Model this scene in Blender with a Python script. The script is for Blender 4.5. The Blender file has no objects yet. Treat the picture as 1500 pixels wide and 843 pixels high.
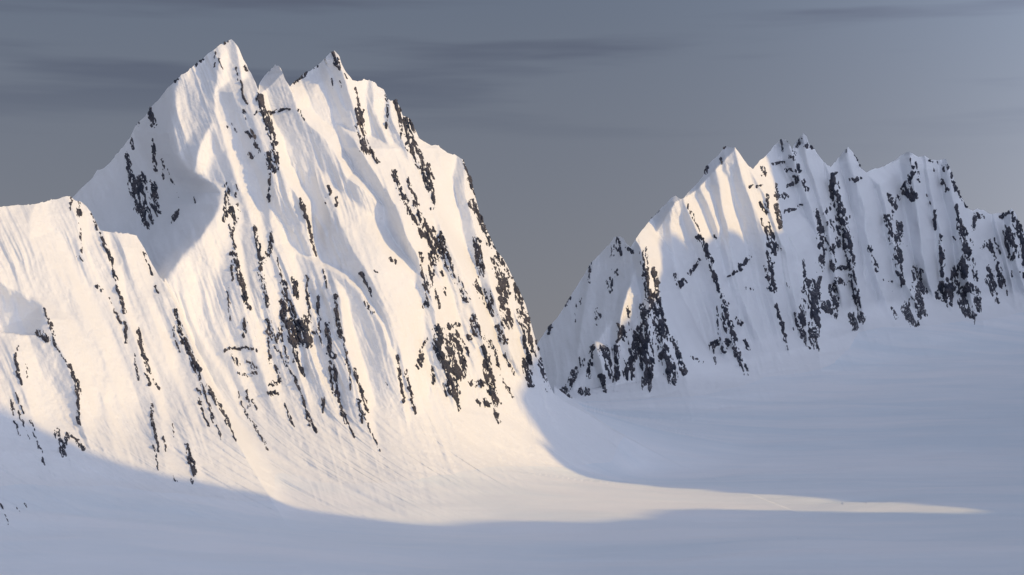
import math, os
import numpy as np

# ------------------------------------------------------------------ camera, sky, sun, exposure
F, CX, YH = 2600.0, 750.0, 520.0          # focal length, axis and horizon of the photograph (1500 x 843)
SUN_AZ, SUN_EL = 63.0, 24.0               # degrees to the right of straight behind the camera; elevation
SA, SE = math.radians(SUN_AZ), math.radians(SUN_EL)
SUN_VEC = (math.sin(SA) * math.cos(SE), -math.cos(SA) * math.cos(SE), math.sin(SE))

def setup_view():
    import bpy
    from mathutils import Vector
    sc = bpy.context.scene
    cd = bpy.data.cameras.new("camera"); cam = bpy.data.objects.new("camera", cd)
    sc.collection.objects.link(cam); sc.camera = cam
    cd.sensor_width = 36.0; cd.lens = F / 1500.0 * 36.0
    cd.shift_x = 0.0; cd.shift_y = (YH - 421.5) / 1500.0
    cd.clip_start = 1.0; cd.clip_end = 200000.0
    cam.location = (0, 0, 0); cam.rotation_euler = (math.radians(90), 0, 0)
    sc.view_settings.view_transform = 'Standard'; sc.view_settings.look = 'None'
    sc.view_settings.exposure = 0.38; sc.view_settings.gamma = 1.0
    sd = bpy.data.lights.new("sun", 'SUN'); sun = bpy.data.objects.new("sun", sd)
    sc.collection.objects.link(sun)
    sd.energy = 2.0; sd.angle = math.radians(0.7); sd.color = (1.0, 0.67, 0.25)
    sun.rotation_euler = Vector(SUN_VEC).to_track_quat('Z', 'Y').to_euler()
    # sky: Nishita with thin grey high cloud over it
    w = bpy.data.worlds.new("World"); sc.world = w; w.use_nodes = True
    nt = w.node_tree; nt.nodes.clear(); N = nt.nodes.new; L = nt.links.new
    out = N('ShaderNodeOutputWorld'); bg = N('ShaderNodeBackground'); L(bg.outputs[0], out.inputs[0])
    sky = N('ShaderNodeTexSky'); sky.sky_type = 'NISHITA'; sky.sun_disc = False
    sky.sun_elevation = SE; sky.sun_rotation = math.atan2(SUN_VEC[0], SUN_VEC[1])
    sky.altitude = 1500; sky.air_density = 1.0; sky.dust_density = 0.6; sky.ozone_density = 1.5
    bg.inputs[1].default_value = 0.15
    tc = N('ShaderNodeTexCoord'); sep = N('ShaderNodeSeparateXYZ'); L(tc.outputs['Generated'], sep.inputs[0])
    # high veil of cloud, thinner towards the sun and overhead
    vz = N('ShaderNodeMapRange'); vz.interpolation_type = 'SMOOTHSTEP'
    vz.inputs['From Min'].default_value = 0.15; vz.inputs['From Max'].default_value = 0.8
    vz.inputs['To Min'].default_value = 1.0; vz.inputs['To Max'].default_value = 0.95
    L(sep.outputs['Z'], vz.inputs['Value'])
    dt = N('ShaderNodeVectorMath'); dt.operation = 'DOT_PRODUCT'; dt.inputs[1].default_value = (math.sin(SA), -math.cos(SA), 0.0)
    L(tc.outputs['Generated'], dt.inputs[0])
    vs = N('ShaderNodeMapRange'); vs.interpolation_type = 'SMOOTHSTEP'
    vs.inputs['From Min'].default_value = -0.35; vs.inputs['From Max'].default_value = 0.75
    vs.inputs['To Min'].default_value = 0.985; vs.inputs['To Max'].default_value = 0.92
    L(dt.outputs['Value'], vs.inputs['Value'])
    veil = N('ShaderNodeMath'); veil.operation = 'MULTIPLY'; L(vz.outputs[0], veil.inputs[0]); L(vs.outputs[0], veil.inputs[1])
    mp = N('ShaderNodeMapping'); mp.inputs['Scale'].default_value = (3.0, 3.0, 38.0)
    mp.inputs['Rotation'].default_value = (0.0, math.radians(2.2), 0)
    L(tc.outputs['Generated'], mp.inputs[0])
    nz = N('ShaderNodeTexNoise'); nz.inputs['Scale'].default_value = 1.1; nz.inputs['Detail'].default_value = 4
    nz.inputs['Roughness'].default_value = 0.5
    L(mp.outputs[0], nz.inputs['Vector'])
    st = N('ShaderNodeMapRange'); st.interpolation_type = 'SMOOTHSTEP'
    st.inputs['From Min'].default_value = 0.50; st.inputs['From Max'].default_value = 0.68
    L(nz.outputs[0], st.inputs['Value'])
    hi = N('ShaderNodeMapRange'); hi.interpolation_type = 'SMOOTHSTEP'
    hi.inputs['From Min'].default_value = 0.10; hi.inputs['From Max'].default_value = 0.17
    L(sep.outputs['Z'], hi.inputs['Value'])
    mul = N('ShaderNodeMath'); mul.operation = 'MULTIPLY'; L(st.outputs[0], mul.inputs[0]); L(hi.outputs[0], mul.inputs[1])
    grad = N('ShaderNodeMapRange')
    grad.inputs['From Min'].default_value = 0.0; grad.inputs['From Max'].default_value = 0.20
    L(sep.outputs['Z'], grad.inputs['Value'])
    cc = N('ShaderNodeMixRGB'); cc.inputs[1].default_value = (1.04, 1.05, 1.18, 1); cc.inputs[2].default_value = (0.68, 0.82, 1.10, 1)
    L(grad.outputs[0], cc.inputs[0])
    c2 = N('ShaderNodeMixRGB'); c2.inputs[2].default_value = (0.52, 0.60, 0.84, 1)
    L(mul.outputs[0], c2.inputs[0]); L(cc.outputs[0], c2.inputs[1])
    # the veil is brighter overhead, where it is thin, and towards the sun
    ov = N('ShaderNodeMapRange'); ov.interpolation_type = 'SMOOTHSTEP'
    ov.inputs['From Min'].default_value = 0.3; ov.inputs['From Max'].default_value = 0.95; L(sep.outputs['Z'], ov.inputs['Value'])
    c3 = N('ShaderNodeMixRGB'); c3.inputs[2].default_value = (.50, .57, .76, 1); L(ov.outputs[0], c3.inputs[0]); L(c2.outputs[0], c3.inputs[1])
    t0 = N('ShaderNodeMath'); t0.operation = 'ADD'; t0.inputs[1].default_value = 0.52; L(dt.outputs['Value'], t0.inputs[0])
    t1 = N('ShaderNodeMath'); t1.operation = 'MAXIMUM'; t1.inputs[1].default_value = 0.0; L(t0.outputs[0], t1.inputs[0])
    t2 = N('ShaderNodeMath'); t2.operation = 'POWER'; t2.inputs[1].default_value = 2.5; L(t1.outputs[0], t2.inputs[0])
    t3 = N('ShaderNodeMath'); t3.operation = 'MULTIPLY_ADD'; t3.inputs[1].default_value = 13.0; t3.inputs[2].default_value = 1.0; L(t2.outputs[0], t3.inputs[0])
    t4 = N('ShaderNodeMath'); t4.operation = 'MINIMUM'; t4.inputs[1].default_value = 6.5; L(t3.outputs[0], t4.inputs[0])
    c4 = N('ShaderNodeVectorMath'); c4.operation = 'SCALE'; L(c3.outputs[0], c4.inputs[0]); L(t4.outputs[0], c4.inputs['Scale'])
    wt = N('ShaderNodeMixRGB'); wt.blend_type = 'MULTIPLY'; wt.inputs[2].default_value = (1.13, 1.0, .88, 1)
    t5 = N('ShaderNodeMath'); t5.operation = 'MINIMUM'; t5.inputs[1].default_value = 1.0; L(t2.outputs[0], t5.inputs[0])
    L(t5.outputs[0], wt.inputs[0]); L(c4.outputs[0], wt.inputs[1])
    c2 = wt
    mix = N('ShaderNodeMixRGB'); L(veil.outputs[0], mix.inputs[0]); L(sky.outputs[0], mix.inputs[1]); L(c2.outputs[0], mix.inputs[2])
    L(mix.outputs[0], bg.inputs[0])

# ------------------------------------------------------------------ noise
def _h(ix, iy, seed):
    h = (ix.astype(np.uint32) * np.uint32(374761393) + iy.astype(np.uint32) * np.uint32(668265263) + np.uint32(seed * 362437 + 12345))
    h = (h ^ (h >> np.uint32(13))) * np.uint32(1274126177)
    h = h ^ (h >> np.uint32(16))
    return h.astype(np.float32) * np.float32(2.0 / 4294967295.0) - np.float32(1)

def vn(x, y, seed=0):
    x = np.asarray(x, np.float32); y = np.asarray(y, np.float32)
    fx = np.floor(x); fy = np.floor(y); tx = x - fx; ty = y - fy
    ix = fx.astype(np.int32); iy = fy.astype(np.int32)
    tx = tx * tx * tx * (tx * (tx * 6 - 15) + 10); ty = ty * ty * ty * (ty * (ty * 6 - 15) + 10)
    a = _h(ix, iy, seed); b = _h(ix + 1, iy, seed); c = _h(ix, iy + 1, seed); d = _h(ix + 1, iy + 1, seed)
    return (a + (b - a) * tx) * (1 - ty) + (c + (d - c) * tx) * ty

def fbm(x, y, octv=4, seed=0, gain=0.5):
    s = 0.0; a = 1.0; t = 0.0
    for o in range(octv):
        s = s + a * vn(x * (2.03 ** o) + 17.3 * o, y * (2.03 ** o) - 9.1 * o, seed + o); t += a; a *= gain
    return s / t

def ridged(x, y, octv=3, seed=0):
    s = 0.0; a = 1.0; t = 0.0
    for o in range(octv):
        s = s + a * (1 - 2 * np.abs(vn(x * (2.1 ** o), y * (2.1 ** o), seed + 7 * o))); t += a; a *= 0.5
    return s / t

def P(px, py, Y):
    """the place seen at (px, py) in the photograph, Y metres away"""
    return ((px - CX) / F * Y, float(Y), (YH - py) / F * Y)

# ------------------------------------------------------------------ glacier surface (thin plate spline)
GPTS = [(-300, 843, 2500), (0, 843, 2480), (300, 843, 2560), (750, 843, 2600), (1200, 843, 2600), (1500, 843, 2600), (1900, 843, 2600),
        (0, 720, 3180), (150, 720, 3350), (200, 780, 2900), (420, 760, 3300), (600, 765, 3480), (900, 740, 3780), (1200, 737, 3790), (1500, 748, 3660), (2000, 748, 3600),
        (400, 700, 3850), (560, 700, 3950), (700, 680, 4200), (800, 680, 4520), (900, 690, 4860), (1100, 690, 4700), (1500, 690, 4700),
        (760, 630, 4720), (820, 598, 5060), (850, 625, 5000), (1000, 630, 5800), (1200, 625, 6000), (1500, 620, 6000),
        (850, 592, 7200), (950, 583, 7400), (1000, 572, 7900), (1100, 555, 8380), (1196, 520, 8900), (1262, 485, 9350), (1350, 482, 9700), (1430, 470, 10150), (1500, 459, 10700),
        (1300, 545, 8000), (1500, 530, 8300), (1500, 490, 9500), (1900, 500, 9500), (1900, 620, 6000)]
GX = [P(*g) for g in GPTS] + [(-1500, 1200, -330), (0, 1200, -335), (1500, 1200, -330), (-2500, 3000, -200), (-3500, 5500, -150), (-2500, 7500, -150),
      (-1000, 9000, -300), (0, 11000, -500), (1200, 12500, -300), (6000, 6000, -150), (6500, 11000, 250), (4000, 3000, -300), (3500, 13500, 100)]
GX = np.array(GX)
def _tps(r2): return 0.5 * r2 * np.log(r2 + 1e-9)
def _fit():
    p = GX[:, :2] / 1000.0; n = len(p)
    K = _tps(((p[:, None] - p[None]) ** 2).sum(-1)) + np.eye(n) * 0.02
    Pm = np.hstack([np.ones((n, 1)), p]); A = np.zeros((n + 3, n + 3)); A[:n, :n] = K; A[:n, n:] = Pm; A[n:, :n] = Pm.T
    return np.linalg.solve(A, np.concatenate([GX[:, 2], np.zeros(3)]))
GW = _fit()
def ground(X, Y):
    x = (X / 1000.0).astype(np.float32); y = (Y / 1000.0).astype(np.float32); n = len(GX)
    z = (GW[n] + GW[n + 1] * x + GW[n + 2] * y).astype(np.float32)
    for i in range(n):
        z += np.float32(GW[i]) * _tps((x - np.float32(GX[i, 0] / 1000)) ** 2 + (y - np.float32(GX[i, 1] / 1000)) ** 2).astype(np.float32)
    return z


# ------------------------------------------------------------------ the mountains: skylines, facets, ribs
# A face is described by its distance (metres) at each direction of view; ribs stand proud of it by so many metres.
SKY = {
 'spur': "-600,420 -200,318 -60,308 0,304 20,301 50,300 66,296 75,293 88,291 97,287 103,288 110,294 119,296 126,302 133,311 141,326 146,337 152,339 165,341 175,342 190,343 200,346 207,357 215,371 222,386 228,396 234,406 241,414",
 'massif': "-600,560 -60,440 60,325 106,290 120,275 135,262 142,250 152,247 162,238 175,222 190,203 198,186 204,178 212,172 222,156 232,147 245,130 258,117 263,113 275,105 285,95 296,87 305,79 314,73 322,66 333,61 339,58 344,63 350,71 356,86 362,98 368,108 374,122 378.5,133 380,122 388,111 397,103 403,96 408,96 413,104 418,117 425,127 428,122 437,117 444,109 456,103 466,95 476,86 484,78 490,74 497,82 500,93 507,106 516,117 524,120 533,118 546,119 552,126 562,131 567,143 572,148 580,146 586,158 590,172 600,174 606,188 614,203 622,208 632,214 640,213 652,222 666,228 679,235 684,250 690,264 697,292 703,315 712,335 720,352 728,370 737,379 748,400 758,422 770,447 778,475 786,503 794,530 801,552 806,566 812,578",
 'far': "690,650 770,530 795,492 803,480 815,467 825,452 835,435 845,420 856,403 864,386 872,379 882,368 893,358 899,349 905,346 913,349 918,357 924,362 930,352 940,338 950,326 962,312 975,299 984,289 990,287 996,291 1001,291 1008,283 1014,276 1022,268 1030,258 1033,247 1042,237 1052,228 1059,218 1063,214 1070,216 1077,217 1085,228 1095,241 1103,250 1107,243 1117,233 1128,222 1133,214 1140,208 1146,203 1152,205 1157,213 1161,220 1163,211 1170,203 1177,195 1182,200 1185,211 1192,218 1197,225 1207,238 1217,246 1222,240 1230,230 1236,222 1242,216 1249,223 1255,232 1261,248 1270,253 1280,248 1295,244 1310,236 1318,229 1330,222 1337,226 1345,230 1355,229 1362,234 1372,235 1385,233 1392,247 1397,262 1402,280 1410,292 1417,305 1425,309 1432,306 1440,308 1452,314 1463,312 1473,312 1482,306 1488,314 1494,330 1500,340 1560,365 1640,350 1750,400 2100,445"}
def pl(s): return np.array([[float(v) for v in w.split(',')] for w in s.split()])
SKY = {k: pl(v) for k, v in SKY.items()}
MOUNTS = ['spur', 'massif', 'crag', 'fluted', 'horns', 'needle', 'castle', 'tail']
def ss(x, a, b):
    t = np.clip((x - a) / (b - a), 0, 1); return t * t * (3 - 2 * t)
def sp(v, w=12.0):                       # soft positive part
    return 0.5 * (v + np.sqrt(v * v + w * w))
FACE = {
 'spur':   lambda x, y: 4320 - 2.4 * (y - 304) + 1.2 * x,
 'massif': lambda x, y: 5050 - 1.75 * (y - 60) + 2.9 * sp(x - 610, 60) + .02 * np.maximum(x - 812, 0) ** 2 + 0.9 * sp(x - 470, 60) * (1 - ss(y, 60, 420)),
 'crag':   lambda x, y: 7900 - 2.2 * (y - 347),
 'fluted': lambda x, y: 8900 - 1.6 * (y - 214) + 1.0 * (x - 1066),
 'horns':  lambda x, y: 9700 - 1.7 * (y - 200) + 1.2 * (x - 1170),
 'needle': lambda x, y: 10000 - 1.7 * (y - 220) + 1.2 * (x - 1242),
 'castle': lambda x, y: 10450 - 1.7 * (y - 225) + 1.2 * (x - 1331),
 'tail':   lambda x, y: 10900 - 1.7 * (y - 308) + 1.0 * (x - 1480)}
SLANT = {'spur': .42, 'massif': .36, 'crag': .12, 'fluted': .25, 'horns': .2, 'needle': .22, 'castle': .2, 'tail': .25}
# right-hand edge of each mountain against the next one behind it: (slope back, line)
EDGE = {
 'spur': (2.2, "235,400 241,414 262,455 275,490 292,535 318,595 345,645 372,690 400,740 460,870 560,1100"),
 'crag': (7.0, "930,350 938,362 950,380 957,400 962,430 975,465 990,505 1003,545 1008,580"),
 'fluted': (5.0, "1070,205 1077,217 1108,258 1118,275 1130,298 1143,332 1158,347 1170,372 1180,410 1188,445 1195,480 1199,512 1205,560"),
 'horns': (5.0, "1190,190 1219,247 1222,265 1232,300 1242,335 1248,375 1255,410 1262,440 1266,468 1272,500"),
 'needle': (4.0, "1262,230 1272,254 1290,270 1298,300 1305,335 1314,370 1322,410 1340,440 1352,470 1360,500"),
 'castle': (3.0, "1410,270 1417,305 1422,330 1425,370 1430,410 1435,440 1440,465 1445,500")}
# facets turned away to the left, below a crest: (mountain, slope, rounding px, crest walked downwards)
FACETS = [   # (mountain, slope, rounding px, limit m, crest, rest of the outline)
 ('massif', 2.6, 4, 0, "262,60 262,114 257,150 254,195 262,225 276,245 292,260 312,272 324,284 317,312 300,340 275,366 258,388 247,405 240,418 232,470", ""),
 ('spur', 3.0, 3, 240, "-200,395 0,414 30,431 58,450 65,470 57,491", "30,490 0,487 -200,470"),
 ('massif', 3.6, 2, -1, "419,85 413,107 400,121 383,135 379,140", "379,85"),
 ('massif', 1.2, 4, 60, "433,146 450,134 470,118 480,100", "470,70 420,110"),
 ('crag', 2.3, 3, 0, "936,330 936,368 935,386 926,408 908,445 896,470 880,494 871,508 862,530 845,560 828,588 815,615", ""),
 ('fluted', 2.5, 2, -1, "1084,200 1077,217 1062,236 1045,252 1022,275 1001,291 990,297 975,320 955,350 930,372", "850,372 850,200"),
 ('horns', 2.2, 2, -1, "1158,195 1157,214 1142,229 1126,243 1117,255 1112,275 1100,300", "1080,300 1080,195"),
 ('horns', 2.2, 2, -1, "1187,185 1184,211 1176,214 1168,218 1162,224", "1160,185"),
 ('needle', 2.0, 4, -1, "1246,205 1241,222 1228,240 1221,252 1212,270", "1190,270 1190,205"),
 ('castle', 1.8, 4, -1, "1340,210 1336,227 1322,232 1306,240", "1290,210"),
]
def inside(x, y, poly):
    c = np.zeros(x.shape, bool); n = len(poly)
    for i in range(n):
        x0, y0 = poly[i]; x1, y1 = poly[(i + 1) % n]
        if y0 == y1: continue
        c ^= ((y0 > y) != (y1 > y)) & (x < (x1 - x0) * (y - y0) / (y1 - y0) + x0)
    return c
# ribs: (mountain, height m, slope left, slope right, line)
RIBS = [
 # foreground spur
 ('spur', 26, .45, 1.5, "150,339 156,370 170,412 182,455 200,500 213,545 226,585 240,640 262,690"),
 ('spur', 30, .5, 2.2, "241,414 262,455 275,490 292,535 318,595 345,645 372,690"),
 ('spur', 18, .4, 1.0, "100,288 112,320 120,360 143,415 170,470 192,530 205,600"),
 ('spur', 22, .35, .5, "50,299 42,325 42,350 62,375 100,420 135,480 160,540 180,600 215,660"),
 ('spur', 34, .8, .55, "45,433 62,446 70,470 80,494 99,532 114,575 117,620 135,665"),
 ('spur', 16, .5, .9, "10,487 22,520 32,560 50,620 62,680"),
 ('spur', 16, .4, .7, "160,540 150,590 165,640 170,680"),
 ('spur', 20, .4, .6, "-100,560 -60,660 10,760 30,790"),
 ('spur', 14, .5, 1.0, "200,486 208,530 220,565 232,600"),
 ('spur', 16, .5, 1.0, "222,590 230,640 240,670 250,700"),
 ('spur', 14, .6, 1.2, "262,600 275,640 285,680 290,720"),
 ('spur', 22, .35, .8, "175,341 195,400 225,470 245,530 270,590 290,640"),
 # main massif
 ('massif', 30, .45, .6, "322,80 313,140 318,172 332,215 345,250 365,310 376,350 384,400 398,450 420,520 440,570 460,625"),
 ('massif', 26, .9, .5, "318,168 304,192 292,215 288,240 286,264"),
 ('massif', 44, .25, .5, "322,262 326,282 317,312 300,340 275,366 258,388 243,408 262,460 285,520"),
 ('massif', 26, .35, 1.0, "327,253 330,290 338,330 345,375 352,420 362,470 375,520 395,580 418,640"),
 ('massif', 18, .3, .6, "300,340 290,390 300,440 325,500 350,550 372,600 395,655"),
 ('massif', 30, .6, 1.0, "345,62 352,100 362,150 368,200 378,250 395,310 402,360 420,400 437,460 455,520 478,575 500,640"),
 ('massif', 66, .4, 2.6, "374,115 380,142 388,175 402,205 412,245 425,275 443,300 452,345 462,380"),
 ('massif', 40, .5, 1.6, "462,380 485,400 498,440 505,500 520,560 533,610 550,660"),
 ('massif', 60, .4, 2.6, "414,108 434,150 437,165 455,185 478,208 500,240 508,262 530,275 550,295 575,318 592,338 612,358"),
 ('massif', 46, .75, .5, "450,195 462,240 480,285 500,330 520,370 545,410 570,460 588,520 600,580 612,620"),
 ('massif', 34, .4, 1.6, "430,370 470,390 500,405 528,430 560,480 575,530 590,590 600,630"),
 ('massif', 24, .5, 1.1, "375,280 392,330 405,380 415,430 425,480 432,530 450,590 462,630"),
 ('massif', 16, .5, 1.0, "418,395 436,420 452,450 468,490 482,530 492,575 506,620"),
 ('massif', 50, .9, .9, "490,75 497,100 510,130 520,160 530,200 545,240"),
 ('massif', 60, 1.2, .5, "495,182 520,205 540,240 560,270 580,300 596,345 612,380 625,420"),
 ('massif', 34, .6, .8, "546,119 548,160 570,215 585,260 600,300 622,345 640,385 655,425 680,470"),
 ('massif', 40, .6, 1.1, "568,140 575,180 598,225 625,250 633,300 650,340 668,380 690,420 702,470 715,530 730,600"),
 ('massif', 26, .8, 1.0, "592,170 608,215 635,265 650,310 672,350 690,390"),
 ('massif', 46, 1.0, .9, "679,235 684,290 700,350 715,400 728,450 745,500 765,560"),
 ('massif', 30, .7, .9, "612,380 630,420 638,460 645,510 658,560 670,610"),
 ('massif', 26, .7, 1.0, "700,330 722,380 742,430 768,490 792,560"),
 ('massif', 20, .6, .6, "640,215 652,260 664,310 676,360 686,400"),
 ('massif', 16, .6, .7, "520,330 545,360 572,380 585,420 600,470 615,520"),
 ('massif', 12, .6, .9, "482,262 486,300 500,345 512,380"),
 ('massif', 14, .5, .7, "270,440 290,490 320,540 345,590 365,640"),
 ('massif', 14, .5, .8, "690,470 700,520 712,570 722,610"),
 # far range
 ('crag', 34, .9, .6, "938,362 947,400 952,440 950,490 948,530 945,572"),
 ('crag', 26, 1.0, .8, "926,408 912,450 905,490 905,545 900,575"),
 ('crag', 30, 1.2, .7, "871,500 880,530 885,570"),
 ('crag', 26, .8, 1.0, "955,430 968,480 978,530 985,570"),
 ('crag', 18, .8, .8, "868,378 858,430 850,480 845,530"),
 ('fluted', 50, .7, 1.6, "1001,291 1012,318 1022,342 1034,362 1045,395 1053,425 1066,455 1072,490 1085,525 1096,555"),
 ('fluted', 46, .5, .8, "1077,217 1088,262 1103,300 1117,340 1124,380 1128,420 1138,460 1148,495 1160,525"),
 ('fluted', 30, .6, .6, "1050,250 1056,290 1065,330 1072,380 1085,430 1105,480 1125,530"),
 ('fluted', 22, .8, .6, "1025,272 1037,300 1050,335 1052,370"),
 ('fluted', 18, .8, .6, "1062,236 1072,270 1084,310 1090,340"),
 ('fluted', 40, .45, .45, "989,287 982,330 988,380 1002,440 1022,500 1032,560"),
 ('fluted', 20, .5, .5, "955,318 962,370 985,440 1005,510 1018,560"),
 ('fluted', 30, .5, 1.4, "1095,240 1120,290 1135,330 1150,370 1160,420 1172,470 1180,515"),
 ('fluted', 20, .8, 1.3, "1050,440 1056,480 1064,520 1070,545"),
 ('horns', 44, .8, 1.2, "1156,215 1163,235 1178,280 1190,312 1198,345 1206,385 1210,425 1222,470"),
 ('horns', 30, .6, .7, "1126,243 1130,275 1138,320 1150,360 1165,400"),
 ('horns', 30, .6, .7, "1147,235 1155,280 1168,330 1178,380 1195,430 1210,480"),
 ('horns', 40, .7, .8, "1177,200 1184,240 1200,290 1212,330 1220,380 1230,430 1236,480"),
 ('horns', 34, .8, 1.2, "1210,240 1220,265 1230,300 1240,335 1247,375 1253,410 1260,440 1266,475"),
 ('needle', 40, .6, .7, "1242,218 1250,255 1264,300 1272,350 1282,400 1300,450 1315,490"),
 ('needle', 30, .7, 1.2, "1268,254 1288,272 1297,300 1304,335 1313,370 1322,410 1340,440 1354,475"),
 ('needle', 18, .7, .7, "1262,300 1264,360 1270,420 1285,480"),
 ('castle', 44, .7, .8, "1331,222 1336,250 1340,285 1345,320 1352,370 1362,420 1380,470"),
 ('castle', 26, .7, .8, "1295,243 1303,275 1310,315 1322,360 1340,400"),
 ('castle', 34, .7, 1.0, "1355,229 1362,270 1372,320 1380,360 1384,400 1390,440 1400,475"),
 ('castle', 44, .8, 1.1, "1388,233 1394,280 1404,320 1411,360 1414,400 1424,440 1436,475"),
 ('tail', 34, .7, .9, "1437,308 1444,350 1452,390 1460,430 1468,465"),
 ('tail', 38, .8, .9, "1482,306 1480,350 1492,395 1505,435 1518,462"),
 ('tail', 24, .8, .9, "1455,314 1468,360 1480,400 1490,450"),
 ('tail', 30, .8, .9, "1560,360 1565,400 1580,450"),
]
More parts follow.
